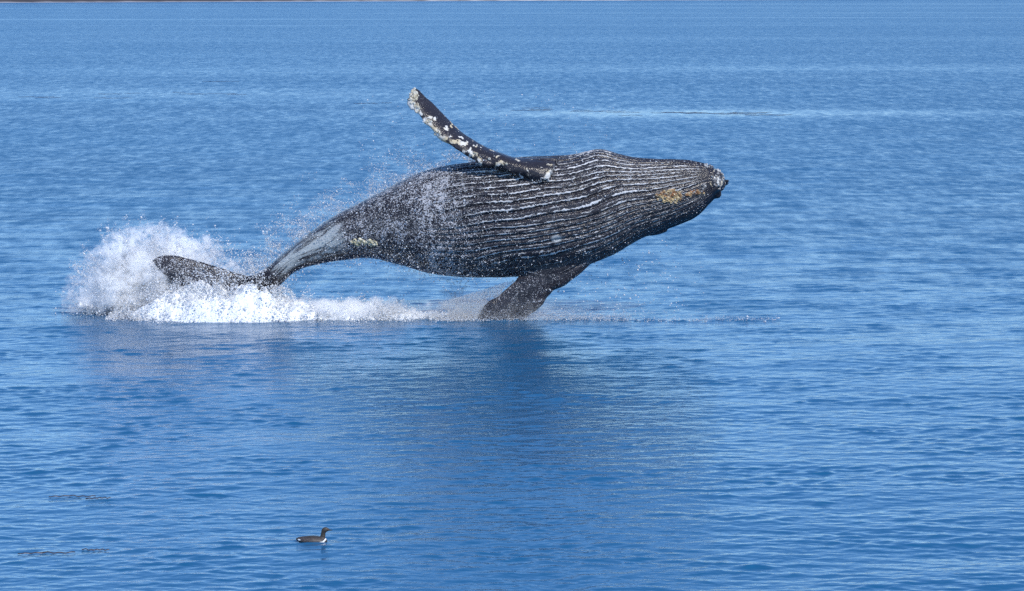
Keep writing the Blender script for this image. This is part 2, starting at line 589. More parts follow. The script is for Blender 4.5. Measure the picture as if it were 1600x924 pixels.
def build_whale():
    me = voxel_join(whale_parts(), 0.024, 'whale')
    co = verts_of(me)
    kf, ang, out = whale_param(co)
    cl = np.concatenate([[0], np.cumsum(np.linalg.norm(np.diff(Cc, axis=0), axis=1))])
    s = np.interp(kf, np.arange(NS), cl)                   # metres from the tail
    fin = sst(1.05, 1.22, out)
    # soften the joints between body and fins
    joint = np.exp(-((out - 1.03) / 0.16) ** 2)
    near = np.zeros(len(co))
    for (px, py, r) in ((850, 262, 75), (872, 415, 85), (398, 440, 40)):
        q = at(px, py, WY)
        near = np.maximum(near, np.exp(-(((co[:, 0] - q[0]) ** 2 + (co[:, 2] - q[2]) ** 2) / (r / 66.7) ** 2) ** 2))
    co = relax(me, co, 3, np.full(len(co), 0.5))
    co = relax(me, co, 22, 0.5 * np.clip(joint * near, 0, 1))
    me.vertices.foreach_set('co', co.astype(np.float32).ravel()); me.update()
    nr = normals_of(me)

    xpx = 800 + co[:, 0] * F / co[:, 1]                     # only used to say where along the body a marking lies
    L = cl[-1]
    t = s / L
    kx = np.interp(kf, np.arange(NS), SP[:, 0] * 0.5 + SP[:, 2] * 0.5)   # station along the body in photo columns
    deg = np.degrees(ang)
    # ventral pleats
    wob = 0.03 * np.sin(s * 1.3 + 1) + 0.012 * np.sin(s * 3.9 + ang * 2) + 0.20 * (fbm(np.stack([s * 0.42, ang * 1.9, 0 * s], -1), 3) - 0.5) + 0.030 * np.sin(ang * 7 + 0.25 * s)
    bow = np.radians(10) * sst(820, 1110, kx) - np.radians(4) * (1 - sst(640, 860, kx))
    NG = 23
    phase = (ang + wob - bow) * NG / math.pi + 40.5
    mask = sst(640, 735, kx + 46 * (fbm(np.stack([phase.round() * 1.0, 0 * s, 0 * s], -1), 1) - 0.5)) * (1 - sst(1098, 1126, kx)) * (1 - sst(92, 112, np.abs(deg))) * (1 - fin)
    fr = np.abs(phase - np.floor(phase) - 0.5) * 2            # 0 mid ridge .. 1 furrow
    furrow = np.clip((fr - 0.50) / 0.5, 0, 1) ** 1.5
    circ = np.interp(kf, np.arange(NS), Hv) / 1.3
    disp = -0.055 * mask * furrow * np.clip(circ, 0.2, 1)
    disp += 0.014 * mask * (1 - fr)
    # broad folds and unevenness of the skin
    disp += (1 - fin) * 0.05 * (fbm(co * 0.9, 3) - 0.5) + 0.012 * (fbm(co * 6.0, 3) - 0.5)
    # bulge of the far flipper root over the top edge, chin lumps
    q = at(938, 240, WY)
    disp += 0.10 * np.exp(-((co[:, 0] - q[0]) / 0.42) ** 2 - ((co[:, 2] - q[2]) / 0.45) ** 2) * (nr[:, 2] > -0.2)
    # mouth line and head knobs on the lower side of the head
    mline = np.radians(-86) + 0.12 * np.sin(s * 1.3)
    md = (ang - mline) * np.interp(kf, np.arange(NS), Hv)
    mm = sst(985, 1030, kx) * (1 - fin)
    disp -= 0.05 * mm * np.exp(-(md / 0.05) ** 2)
    disp += 0.06 * mm * np.exp(-((md + 0.13) / 0.08) ** 2)
    tub = vnoise(np.stack([s * 4.2, ang * 3.0, 0 * s + 3], -1))
    disp += 0.085 * sst(0.70, 0.95, tub) * sst(960, 1040, kx) * sst(-72, -88, deg) * (1 - fin)
    chin = sst(1096, 1118, kx) * (1 - fin)
    disp += 0.05 * chin * (fbm(co * 11.0, 2) - 0.42)
    # knobbed edges on the fins
    q = at(745, 205, WY - 1.3)
    up = fin * (co[:, 2] > at(800, 300, WY)[2]) * (kx > 560)
    disp += up * 0.10 * sst(0.55, 0.85, vnoise(co * np.array([3.0, 3.0, 3.0]) + 5)) * sst(0.1, 0.7, -nr[:, 2] + 0.2) * 0.8
    lowf = fin * (co[:, 2] < at(800, 395, WY)[2]) * (kx > 700)
    disp += lowf * 0.09 * (fbm(co * 3.5, 2) - 0.4)
    co = co + nr * disp[:, None]
    me.vertices.foreach_set('co', co.astype(np.float32).ravel())

    # ---- where the skin is marked
    speck = 0.12 + 0.56 * sst(500, 545, kx) * (1 - sst(640, 790, kx)) + 0.27 * sst(640, 700, kx) * (1 - sst(1000, 1080, kx))
    speck += 0.16 * sst(-20, -60, deg) * sst(600, 700, kx) * (1 - sst(900, 1010, kx))
    speck *= 0.65 + 0.7 * fbm(np.stack([s * 0.8, ang * 2.2, 0 * s + 8], -1), 4)
    speck *= 1 - 0.75 * sst(52, 72, deg) * sst(700, 760, kx)                 # dark along the upper flank by the flipper
    speck = speck * (1 - fin) + fin * (0.28 + 0.24 * lowf + 0.4 * (kx < 430))
    # pale worn patch on the tail stock
    pale = sst(418, 452, kx) * (1 - sst(528, 556, kx)) * np.exp(-((deg - 14) / 56) ** 2) * (1 - fin)
    # scarring along the raised flipper's lower edge and tip, head end of the chin, flipper root
    edge = np.zeros(len(co))
    q0 = at(800, 268, WY - 1.3)
    ex = 800 + co[:, 0] * F / co[:, 1]
    lowedge = np.interp(ex, [640, 652, 667, 687, 709, 736, 762, 787, 810, 836], [152, 173, 190, 211, 226, 243, 253, 260, 268, 277])
    le = at(ex, lowedge, WY - 0.9)[:, 2]
    edge = up * np.exp(-np.clip(co[:, 2] - le, 0, 9) / 0.10) * sst(0.42, 0.62, fbm(co * np.array([2.2, 2.2, 2.2]), 3))
    tip = up * (1 - sst(at(646, 0, WY - 0.4)[0], at(668, 0, WY - 0.4)[0], co[:, 0]))
    edge = np.maximum(edge, 0.9 * tip * sst(0.42, 0.6, fbm(co * 7.0, 3)))
    edge = np.maximum(edge, 0.85 * up * sst(0.61, 0.67, fbm(co * 8.5 + 3.0, 3)))
    edge = np.maximum(edge, chin * sst(0.56, 0.68, fbm(co * 11.0, 3)))
    q = at(856, 268, WY)
    edge = np.maximum(edge, 1.0 * (nr[:, 1] < 0) * np.exp(-(((co[:, 0] - q[0]) * 0.62 - (co[:, 2] - q[2]) * 0.45) / 0.07) ** 2 - (((co[:, 0] - q[0]) * 0.5 + (co[:, 2] - q[2]) * 0.8) / 0.17) ** 2))
    q = at(868, 366, WY)
    pale2 = (nr[:, 1] < 0) * np.exp(-((co[:, 0] - q[0]) / 0.14) ** 2 - ((co[:, 2] - q[2]) / 0.10) ** 2)
    # white lines that the pleats carry: strong in front, weaker low down
    lines = mask * (0.35 + 0.65 * sst(-62, -25, deg)) * (0.6 + 0.4 * sst(700, 800, kx))
    lines *= 0.60 + 0.75 * fbm(np.stack([s * 0.9, phase.round() * 0.37, 0 * s + 5], -1), 3)
    lines = lines * (1 - 0.85 * sst(52, 68, deg) * np.where(kx < 900, 1, sst(960, 1010, kx) + 0.45 * (1 - sst(960, 1010, kx)))) * (1 - 0.6 * sst(1070, 1110, kx))
    attr(me, 'line_mask', np.clip(lines, 0, 0.85)); attr(me, 'speckle', np.clip(speck, 0, 1)); attr(me, 'pale', np.clip(pale, 0, 1))
    attr(me, 'pale_spot', np.clip(pale2, 0, 1)); attr(me, 'scar', np.clip(edge, 0, 1)); attr(me, 'fin', fin)
    attr(me, 'skin', np.stack([s, phase, ang], -1), 'FLOAT_VECTOR')

    # ---- skin
    m = NT('whale_skin')
    oc = obj_coord(m)
    sk = m.attr('skin', 'Vector')
    sep = m.n('ShaderNodeSeparateXYZ'); m.set(sep.inputs[0], sk)
    S, PH, AN = sep.outputs
    warp = m.math('MULTIPLY', m.math('SUBTRACT', m.noise(oc, 12.0, 3.0, 0.65), 0.5), 0.46)
    fr_ = m.math('FRACT', m.math('ADD', m.math('ADD', PH, warp), 0.02))
    dline = m.math('ABSOLUTE', m.math('SUBTRACT', fr_, 0.30))
    dline2 = m.math('ABSOLUTE', m.math('SUBTRACT', fr_, 0.72))
    brk = m.noise(m.scale(sk, (3.2, 1.0, 0.0)), 1.0, 5.0, 0.72)
    brk2 = m.noise(m.scale(sk, (4.5, 1.0, 0.0), (5, 7, 0)), 1.0, 5.0, 0.72)
    wl = m.math('MULTIPLY', m.math('MULTIPLY', m.attr('line_mask'), 0.155), m.ramp(brk, 0.32, 0.58))
    wl2 = m.math('MULTIPLY', m.math('MULTIPLY', m.attr('line_mask'), 0.13), m.ramp(brk2, 0.42, 0.64))
    line = m.ramp(m.math('SUBTRACT', wl, dline), 0.0, 0.07)
    line2 = m.ramp(m.math('SUBTRACT', wl2, dline2), 0.0, 0.07)
    line = m.math('MAXIMUM', line, m.math('MULTIPLY', line2, 0.75))
    # barnacle scars and running drops: dots of two sizes
    swp = m.n('ShaderNodeVectorMath', operation='ADD')
    m.set(swp.inputs[0], oc); m.set(swp.inputs[1], m.scale(m.noise(oc, 14.0, 2.0, out='Color'), (0.09, 0.09, 0.09)))
    wo = swp.outputs[0]
    sp = m.attr('speckle')
    v1 = m.voro(m.scale(wo, (1.0, 1.0, 1.25)), 19.0)
    v2 = m.voro(m.scale(wo, (1.0, 1.0, 1.2), (3, 4, 5)), 31.0)
    cl1 = m.ramp(m.noise(oc, 4.5, 4.0, 0.75), 0.34, 0.68)
    th1 = m.math('MULTIPLY', m.math('MULTIPLY', sp, 0.62), m.math('ADD', 0.55, m.math('MULTIPLY', cl1, 0.65)))
    d1 = m.ramp(m.math('SUBTRACT', th1, v1), 0.0, 0.16)
    th2 = m.math('MULTIPLY', m.math('MULTIPLY', sp, 0.66), m.math('ADD', 0.6, m.math('MULTIPLY', cl1, 0.7)))
    d2 = m.ramp(m.math('SUBTRACT', th2, v2), 0.0, 0.18)
    dots = m.math('MAXIMUM', d1, m.math('MULTIPLY', d2, 0.8))
    # worn tail stock: streaks that run along the body
    stv = m.noise(m.scale(sk, (1.3, 0.62, 0.0)), 1.0, 7.0, 0.72, 0.9)
    stp = m.math('MULTIPLY', m.ramp(m.math('ADD', m.math('MULTIPLY', m.math('SUBTRACT', stv, 0.5), 2.6), m.math('MULTIPLY', m.attr('pale'), 0.5)), 0.14, 0.62), m.ramp(m.attr('pale'), 0.05, 0.5))
    scarn = m.noise(oc, 16.0, 4.0, 0.7)
    scar = m.ramp(m.math('ADD', m.attr('scar'), m.math('MULTIPLY', m.math('SUBTRACT', scarn, 0.5), 1.5)), 0.45, 0.7)
    # thin scratches
    scr = m.voro(m.scale(m.attr('skin', 'Vector'), (0.8, 1.3, 0.0)), 2.4, 'DISTANCE_TO_EDGE')
    scratch = m.math('MULTIPLY', m.ramp(scr, 0.018, 0.004), m.ramp(m.noise(oc, 1.7, 2.0), 0.52, 0.66))
    mott = m.noise(oc, 2.3, 5.0, 0.65)
    base = m.mix(mott, (0.008, 0.008, 0.011, 1), (0.036, 0.031, 0.037, 1))
    c = m.mix(m.math('MULTIPLY', stp, 0.85), base, (0.42, 0.46, 0.47, 1))
    c = m.mix(m.math('MULTIPLY', scratch, 0.45), c, (0.40, 0.40, 0.40, 1))
    c = m.mix(m.math('MULTIPLY', dots, 0.82), c, (0.50, 0.51, 0.55, 1))
    c = m.mix(m.math('MULTIPLY', m.ramp(m.attr('pale_spot'), 0.25, 0.7), 0.55), c, (0.5, 0.54, 0.56, 1))
    lc = m.mix(m.noise(oc, 5.0, 2.0), (0.60, 0.60, 0.62, 1), (0.80, 0.78, 0.76, 1))
    c = m.mix(m.math('MULTIPLY', line, 0.92), c, lc)
    sc = m.mix(m.ramp(m.noise(oc, 4.0, 2.0), 0.4, 0.62), (0.66, 0.65, 0.62, 1), (0.52, 0.44, 0.30, 1))
    c = m.mix(m.math('MULTIPLY', scar, 0.9), c, sc)
    hgt = m.math('ADD', m.math('ADD', m.math('MULTIPLY', dots, 0.6), m.math('MULTIPLY', line, 0.7)), m.math('ADD', m.math('MULTIPLY', m.noise(oc, 22.0, 4.0, 0.6), 0.8), scar))
    bmp = m.bump(hgt, 0.018, 0.9)
    rgh = m.math('ADD', 0.20, m.math('MULTIPLY', m.math('MAXIMUM', m.math('MAXIMUM', dots, line), scar), 0.35))
    m.p(Base_Color=c, Roughness=rgh, IOR=1.38, Normal=bmp)
    me.materials.clear(); me.materials.append(m.m)
    me.polygons.foreach_set('use_smooth', np.full(len(me.polygons), True))
    me.name = 'body'
    root = D.objects.new('whale', None)
    base_pt = at(740, 497, WY)
    root.location = (base_pt[0], WY, 0)
    link(root, label='black humpback whale leaping out of the sea, white-lined belly towards the viewer', cat='whale')
    bo = D.objects.new('body', me)
    bo.location = (-base_pt[0], -WY, 0)
    link(bo, root)
    return root, co, nr, kx, deg, fin


WHALE, WCO, WNR, WKX, WDEG, WFIN = build_whale()


# barnacles on the whale
def barnacle_bunch(spots, name, label, cols, seed, size):
    """spots: (px, py, rx, ry, count) on the side that faces the photographer"""
    r = np.random.default_rng(seed)
    P, Nrm = [], []
    ex = 800 + WCO[:, 0] * F / WCO[:, 1]
    v = (WCO[:, 2] - CAM_H) / WCO[:, 1]
    ey = 462 - F * np.tan(np.arctan(v) + PITCH)
    for (px, py, rx, ry, n) in spots:
        q = ((ex - px) / rx) ** 2 + ((ey - py) / ry) ** 2
        ok = np.where((q < 1) & (WNR[:, 1] < 0.15))[0]
        if len(ok):
            wgt = (1.02 - q[ok]); wgt /= wgt.sum()
            sel = r.choice(ok, n, p=wgt)
            P.append(WCO[sel]); Nrm.append(WNR[sel])
    P = np.vstack(P); Nrm = np.vstack(Nrm)
    k = 7
    V, Fq = [], []
    a = np.linspace(0, 2 * math.pi, k, endpoint=False)
    for p, n in zip(P, Nrm):
        R = size * r.uniform(0.55, 1.4)
        n = n + r.normal(0, 0.25, 3); n /= np.linalg.norm(n)
        t = np.cross(n, [0.3, 0.5, 0.8]); t /= np.linalg.norm(t); b = np.cross(n, t)
        ring = np.cos(a)[:, None] * t + np.sin(a)[:, None] * b
        o = len(V)
        hh = R * r.uniform(0.6, 1.1)
        V += list(p - n * 0.01 + ring * R) + list(p + n * hh * 0.6 + ring * R * 0.8) + list(p + n * hh + ring * R * 0.5) + list(p + n * hh * 0.55 + ring * R * 0.25)
        for i in range(3):
            for j in range(k):
                Fq.append((o + i * k + j, o + i * k + (j + 1) % k, o + (i + 1) * k + (j + 1) % k, o + (i + 1) * k + j))
    m = NT(name + '_shell')
    oc = obj_coord(m)
    n1 = m.noise(oc, 7.0, 2.0)
    n2 = m.noise(oc, 15.0, 2.0)
    c = m.mix(m.ramp(n1, 0.42, 0.6), cols[0], cols[1])
    c = m.mix(m.ramp(n2, 0.52, 0.66), c, cols[2])
    m.p(Base_Color=c, Roughness=0.6)
    me = mesh_np(name, np.array(V) - np.array(WHALE.location), np.array(Fq), m.m, smooth=False)
    link(D.objects.new(name, me), WHALE, label=label, kind='stuff')


barnacle_bunch([(1048, 307, 24, 11, 90), (1078, 303, 10, 5, 14), (1092, 300, 12, 4, 14)], 'throat_barnacles', 'orange and cream barnacles clustered on the throat',
               ((0.46, 0.35, 0.19, 1), (0.30, 0.14, 0.06, 1), (0.56, 0.48, 0.33, 1)), 3, 0.036)
barnacle_bunch([(1122, 280, 14, 20, 55), (1106, 262, 9, 8, 12), (1100, 292, 6, 5, 10)], 'chin_barnacles', 'pale barnacles crusting the tip of the chin',
               ((0.40, 0.40, 0.40, 1), (0.16, 0.15, 0.15, 1), (0.66, 0.65, 0.62, 1)), 4, 0.027)
barnacle_bunch([(562, 379, 14, 7, 40), (580, 380, 10, 6, 20)], 'tail_barnacles', 'yellowish barnacles on the tail stock',
               ((0.55, 0.50, 0.33, 1), (0.42, 0.38, 0.25, 1), (0.60, 0.58, 0.48, 1)), 5, 0.034)
barnacle_bunch([(646, 150, 8, 14, 60), (652, 170, 6, 8, 24), (668, 190, 7, 6, 12), (684, 207, 6, 5, 8), (764, 250, 8, 5, 18), (788, 257, 8, 4, 10), (740, 242, 8, 4, 10)],
               'flipper_barnacles', 'cream barnacles along the lower edge and tip of the raised flipper',
               ((0.52, 0.47, 0.36, 1), (0.60, 0.58, 0.52, 1), (0.34, 0.28, 0.20, 1)), 6, 0.028)


# ------------------------------------------------------------------ splash and spray (nobody could count the drops)
TET = np.array([(1, 1, 1), (1, -1, -1), (-1, 1, -1), (-1, -1, 1)], float) / math.sqrt(3) * 1.35
TETF = np.array([(0, 1, 2), (0, 3, 1), (0, 2, 3), (1, 3, 2)])
OCT = np.array([(1, 0, 0), (-1, 0, 0), (0, 1, 0), (0, -1, 0), (0, 0, 1), (0, 0, -1)], float) * 1.15
OCTF = np.array([(0, 2, 4), (2, 1, 4), (1, 3, 4), (3, 0, 4), (2, 0, 5), (1, 2, 5), (3, 1, 5), (0, 3, 5)])


def rot_rand(n, r):
    q = r.normal(size=(n, 4)); q /= np.linalg.norm(q, axis=1)[:, None]
    w_, x, y, z = q.T
    return np.stack([np.stack([1 - 2 * (y * y + z * z), 2 * (x * y - z * w_), 2 * (x * z + y * w_)], -1),
                     np.stack([2 * (x * y + z * w_), 1 - 2 * (x * x + z * z), 2 * (y * z - x * w_)], -1),
                     np.stack([2 * (x * z - y * w_), 2 * (y * z + x * w_), 1 - 2 * (x * x + y * y)], -1)], 1)


def drops(name, P, R, mat, label, seed, parent=None):
    r = np.random.default_rng(seed)
    ok = P[:, 2] > -0.02
    P, R = P[ok], R[ok]
    big = R > 0.013
    V, Fc, o = [], [], 0
    for sel, B, Bf in ((~big, TET, TETF), (big, OCT, OCTF)):
        p, rr = P[sel], R[sel]
        if not len(p):
            continue
        M = rot_rand(len(p), r)
        v = np.einsum('nij,kj->nki', M, B) * rr[:, None, None] * r.uniform(0.75, 1.25, (len(p), len(B), 1)) + p[:, None, :]
        V.append(v.reshape(-1, 3))
        Fc.append((Bf[None] + (np.arange(len(p)) * len(B))[:, None, None] + o).reshape(-1, 3))
        o += len(p) * len(B)
    me = mesh_np(name, np.vstack(V), np.vstack(Fc), mat, smooth=True)
    return link(D.objects.new(name, me), parent, label=label, kind='stuff')


def white_water():
    m = NT('white_water')
    df = m.n('ShaderNodeBsdfDiffuse'); df.inputs['Color'].default_value = (0.93, 0.94, 0.95, 1)
    tr = m.n('ShaderNodeBsdfTranslucent'); tr.inputs['Color'].default_value = (0.93, 0.94, 0.96, 1)
    mx = m.n('ShaderNodeMixShader'); mx.inputs[0].default_value = 0.55
    m.t.links.new(df.outputs[0], mx.inputs[1]); m.t.links.new(tr.outputs[0], mx.inputs[2])
    gl = m.n('ShaderNodeBsdfGlossy'); gl.inputs['Roughness'].default_value = 0.25
    mx2 = m.n('ShaderNodeMixShader'); mx2.inputs[0].default_value = 0.05
    m.t.links.new(mx.outputs[0], mx2.inputs[1]); m.t.links.new(gl.outputs[0], mx2.inputs[2])
    m.t.links.new(mx2.outputs[0], m.out.inputs['Surface'])
    return m.m


WW = white_water()
MPP = 1 / 66.7


def splash_main():
    r = np.random.default_rng(21)
    P, R = [], []
    # plume thrown up by the flukes: jets fanning out of the hole in the sea
    c = at(262, 500, WY + 0.55); c[2] = 0
    th_t = np.radians([-4, 10, 25, 45, 60, 75, 90, 105, 120, 135, 150, 165, 176, 186])
    R_t = np.array([150, 140, 118, 96, 104, 122, 138, 148, 152, 154, 158, 160, 160, 136]) * MPP
    nj = 620
    th = np.radians(r.uniform(8, 184, nj))
    th = np.where(r.random(nj) < 0.45, np.radians(r.uniform(95, 184, nj)), th)
    phi = r.normal(0, 0.55, nj)                                    # towards or away from the viewer
    Rj = np.interp(th, th_t, R_t) * r.uniform(0.55, 1.16, nj) * (0.78 + 0.44 * vnoise(np.stack([th * 9, phi * 3, 0 * th], -1)))
    nper = (40 + 110 * r.random(nj)).astype(int)
    for k in range(nj):
        n = nper[k]
        u = r.beta(1.6, 1.15, n)
        org = c + np.array([r.normal(0, 0.75), r.normal(0, 0.35), 0])
        dirv = np.array([math.cos(th[k]) * math.cos(phi[k]), math.sin(phi[k]) * 0.8, abs(math.sin(th[k])) * math.cos(phi[k])])
        bend = np.array([0, 0, -0.16]) * Rj[k]
        jit = (0.012 + 0.035 * u) if k % 3 == 0 else (0.02 + 0.08 * u)
        org2 = c + (org - c) * (1 - u)[:, None]
        p = org2 + dirv * (u * Rj[k])[:, None] + bend * (u ** 2)[:, None] + r.normal(size=(n, 3)) * jit[:, None]
        P.append(p)
        R.append(np.exp(r.normal(math.log(0.0070), 0.58, n)) * (1.25 - 0.4 * u))
    # ropes and strings of water leaping out of the plume, and spray washing over the flukes
    for k in range(110):
        a = math.radians(r.uniform(48, 178)); n = r.integers(50, 130); u = r.random(n)
        rad = float(np.interp(a, th_t, R_t)) * r.uniform(0.93, 1.14)
        dv = np.array([math.cos(a), r.normal(0, 0.18), math.sin(a)])
        cur = np.array([-math.sin(a), 0, math.cos(a)]) * r.normal(0, 0.10) * rad
        uu = 0.62 + 0.38 * u
        P.append(c + dv * (rad * uu)[:, None] + cur * (u ** 2)[:, None] + r.normal(size=(n, 3)) * (0.012 + 0.03 * r.random()))
        R.append(np.exp(r.normal(math.log(0.0072), 0.5, n)) * (1.2 - 0.5 * u))
    for k in range(70):
        n = r.integers(20, 70); u = r.random(n)
        o = at(r.uniform(250, 390), r.uniform(455, 490), WY - r.uniform(0.35, 0.7))
        dv = np.array([r.normal(-0.15, 0.25), r.normal(0, 0.1), r.uniform(0.2, 0.75)])
        P.append(o + dv * u[:, None] + np.array([0, 0, -0.25]) * (u ** 2)[:, None] + r.normal(size=(n, 3)) * 0.03)
        R.append(np.exp(r.normal(math.log(0.0085), 0.5, n)))
    # soft inner body of the plume
    n = 10000
    a = np.radians(r.uniform(0, 180, n)); ph = r.normal(0, 0.6, n)
    rr = np.interp(a, th_t, R_t) * r.random(n) ** 0.55 * 0.82
    p = c + np.stack([np.cos(a) * rr * np.cos(ph), 0.75 * rr * np.sin(ph), np.sin(a) * rr * np.cos(ph)], -1)
    keep = fbm(p * np.array([2.2, 2.2, 2.2]), 4) + r.normal(0, 0.05, n) > 0.44
    P.append(p[keep]); R.append(np.exp(r.normal(math.log(0.0078), 0.4, keep.sum())))
    # boiling ridge of foam along the wake of the body
    hx = [130, 175, 205, 235, 265, 300, 340, 380, 415, 445, 480, 515, 560, 600, 640, 680, 720, 770]
    hh = [3, 7, 12, 26, 40, 52, 62, 60, 52, 42, 26, 19, 22, 18, 15, 11, 7, 3]
    n = 30000
    xp = np.where(r.random(n) < 0.68, r.uniform(170, 460, n), r.uniform(400, 760, n))
    H = np.interp(xp, hx, hh) * MPP
    X = (xp - 800) / F * WY
    lump = 0.35 + 1.15 * fbm(np.stack([X * 2.1, 0 * X, 0 * X], -1), 4)
    zr = r.random(n) ** 1.5
    half = 0.22 + 0.75 * np.clip(H, 0, 0.9)
    Yp = WY - 0.55 + r.normal(0, 1, n) * half * (1.0 - 0.55 * zr)
    z = H * lump * zr * np.exp(-((Yp - WY + 0.45) / (1.2 * half)) ** 2) + np.abs(r.normal(0, 0.018, n))
    p = np.stack([X, Yp, z], -1)
    keep = (Yp > 58.45 + 0.5 * sst(250, 130, xp) + 0.7 * (fbm(np.stack([X * 1.6, 0 * X, 0 * X + 11], -1), 4) - 0.5)) & (fbm(p * 3.0, 3) + r.normal(0, 0.06, n) > 0.36)
    P.append(p[keep]); R.append(np.exp(r.normal(math.log(0.0078), 0.60, keep.sum())))
    # small crowns shooting out of the ridge
    for k in range(300):
        xk = r.uniform(185, 640) if k % 3 else r.uniform(230, 440)
        hk = np.interp(xk, hx, hh) * MPP
        n = r.integers(25, 90)
        u = r.random(n)
        o = np.array([(xk - 800) / F * WY, WY - 0.5 + r.normal(0, 0.35), 0.1 * hk])
        dv = np.array([r.normal(0, 0.5), r.normal(0, 0.3), 1.0]) * hk * r.uniform(0.7, 1.6)
        P.append(o + dv * u[:, None] + r.normal(size=(n, 3)) * (0.015 + 0.05 * u)[:, None]); R.append(np.exp(r.normal(math.log(0.009), 0.4, n)))
    P = np.vstack(P); R = np.concatenate(R)
    drops('splash', P, R, WW, 'white splash and foam thrown up round the flukes and along the wake', 1)


splash_main()


def vapour(name, rings_co, faces, loc, build_density, label):
    """a closed shape filled with fine airborne water"""
    m = NT(name)
    m.t.nodes.remove(m.bsdf)
    pv = m.n('ShaderNodeVolumePrincipled')
    pv.inputs['Color'].default_value = (0.992, 0.994, 0.996, 1)
    pv.inputs['Anisotropy'].default_value = 0.0
    m.set(pv.inputs['Density'], build_density(m, obj_coord(m)))
    m.t.links.new(pv.outputs[0], m.out.inputs['Volume'])
    me = D.meshes.new(name)
    me.from_pydata(np.asarray(rings_co).tolist(), [], faces)
    me.materials.append(m.m)
    o = D.objects.new(name, me)
    o.location = loc
    return link(o, label=label, kind='stuff')


def dome(rx, ry, rz, n=24, k=9):
    V, Fc = [], []
    for i in range(k):
        e = math.pi / 2 * i / k
        for j in range(n):
            a = 2 * math.pi * j / n
            V.append((rx * math.cos(e) * math.cos(a), ry * math.cos(e) * math.sin(a), rz * math.sin(e)))
    for i in range(k - 1):
        for j in range(n):
            Fc.append((i * n + j, i * n + (j + 1) % n, (i + 1) * n + (j + 1) % n, (i + 1) * n + j))
    V.append((0, 0, rz)); t = len(V) - 1
    for j in range(n):
        Fc.append(((k - 1) * n + j, (k - 1) * n + (j + 1) % n, t))
    Fc.append(tuple(range(n))[::-1])
    return V, Fc


def ell(m, oc, rx, ry, rz, off=(0, 0, 0)):
    v = m.scale(oc, (1 / rx, 1 / ry, 1 / rz), off)
    ln = m.n('ShaderNodeVectorMath', operation='LENGTH'); m.set(ln.inputs[0], v)
    return ln.outputs['Value']


def splash_vapour():
    c = at(246, 499, WY + 0.75); c[2] = 0.03
    rx, ry, rz = 2.45, 1.25, 2.2
    def dens(m, oc):
        d = ell(m, oc, rx, ry, rz)
        nz = m.math('SUBTRACT', m.noise(oc, 1.7, 5.0, 0.62, 0.6), 0.5)
        fn = m.math('SUBTRACT', m.noise(oc, 7.0, 3.0, 0.6, 0.4), 0.5)
        f = m.math('ADD', m.math('SUBTRACT', 0.86, d), m.math('ADD', m.math('MULTIPLY', nz, 1.7), m.math('MULTIPLY', fn, 1.4)))
        edge = m.ramp(d, 1.0, 0.90)
        return m.math('MULTIPLY', m.math('MULTIPLY', m.ramp(f, 0.0, 0.7), 40.0), edge)
    V, Fc = dome(rx, ry, rz)
    vapour('splash_mist', V, Fc, c, dens, 'soft white vapour hanging in the splash round the flukes')
    # along the wake
    c = at(500, 497, WY - 0.4); c[2] = 0.03
    rx, ry, rz = 4.2, 0.8, 0.62
    def dens2(m, oc):
        d = ell(m, oc, rx, ry, rz)
        nz = m.math('SUBTRACT', m.noise(oc, 2.6, 5.0, 0.62, 0.5), 0.5)
        f = m.math('ADD', m.math('SUBTRACT', 0.75, d), m.math('MULTIPLY', nz, 1.5))
        return m.math('MULTIPLY', m.math('MULTIPLY', m.ramp(f, 0.0, 0.7), 22.0), m.ramp(d, 1.0, 0.8))
    V, Fc = dome(rx, ry, rz)
    vapour('wake_mist', V, Fc, c, dens2, 'low white vapour over the foam of the wake')
    # thin veil behind and beside the lowered flipper
    c = at(770, 497, WY - 0.5); c[2] = 0.03
    rx, ry, rz = 2.2, 0.7, 0.95
    def dens3(m, oc):
        d = ell(m, oc, rx, ry, rz)
        nz = m.math('SUBTRACT', m.noise(oc, 1.8, 4.0, 0.6, 0.5), 0.5)
        f = m.math('ADD', m.math('SUBTRACT', 0.85, d), m.math('MULTIPLY', nz, 1.2))
        return m.math('MULTIPLY', m.math('MULTIPLY', m.ramp(f, 0.0, 0.8), 1.4), m.ramp(d, 1.0, 0.75))
    V, Fc = dome(rx, ry, rz)
    vapour('flipper_mist', V, Fc, c, dens3, 'thin bluish vapour round the lowered flipper')


splash_vapour()


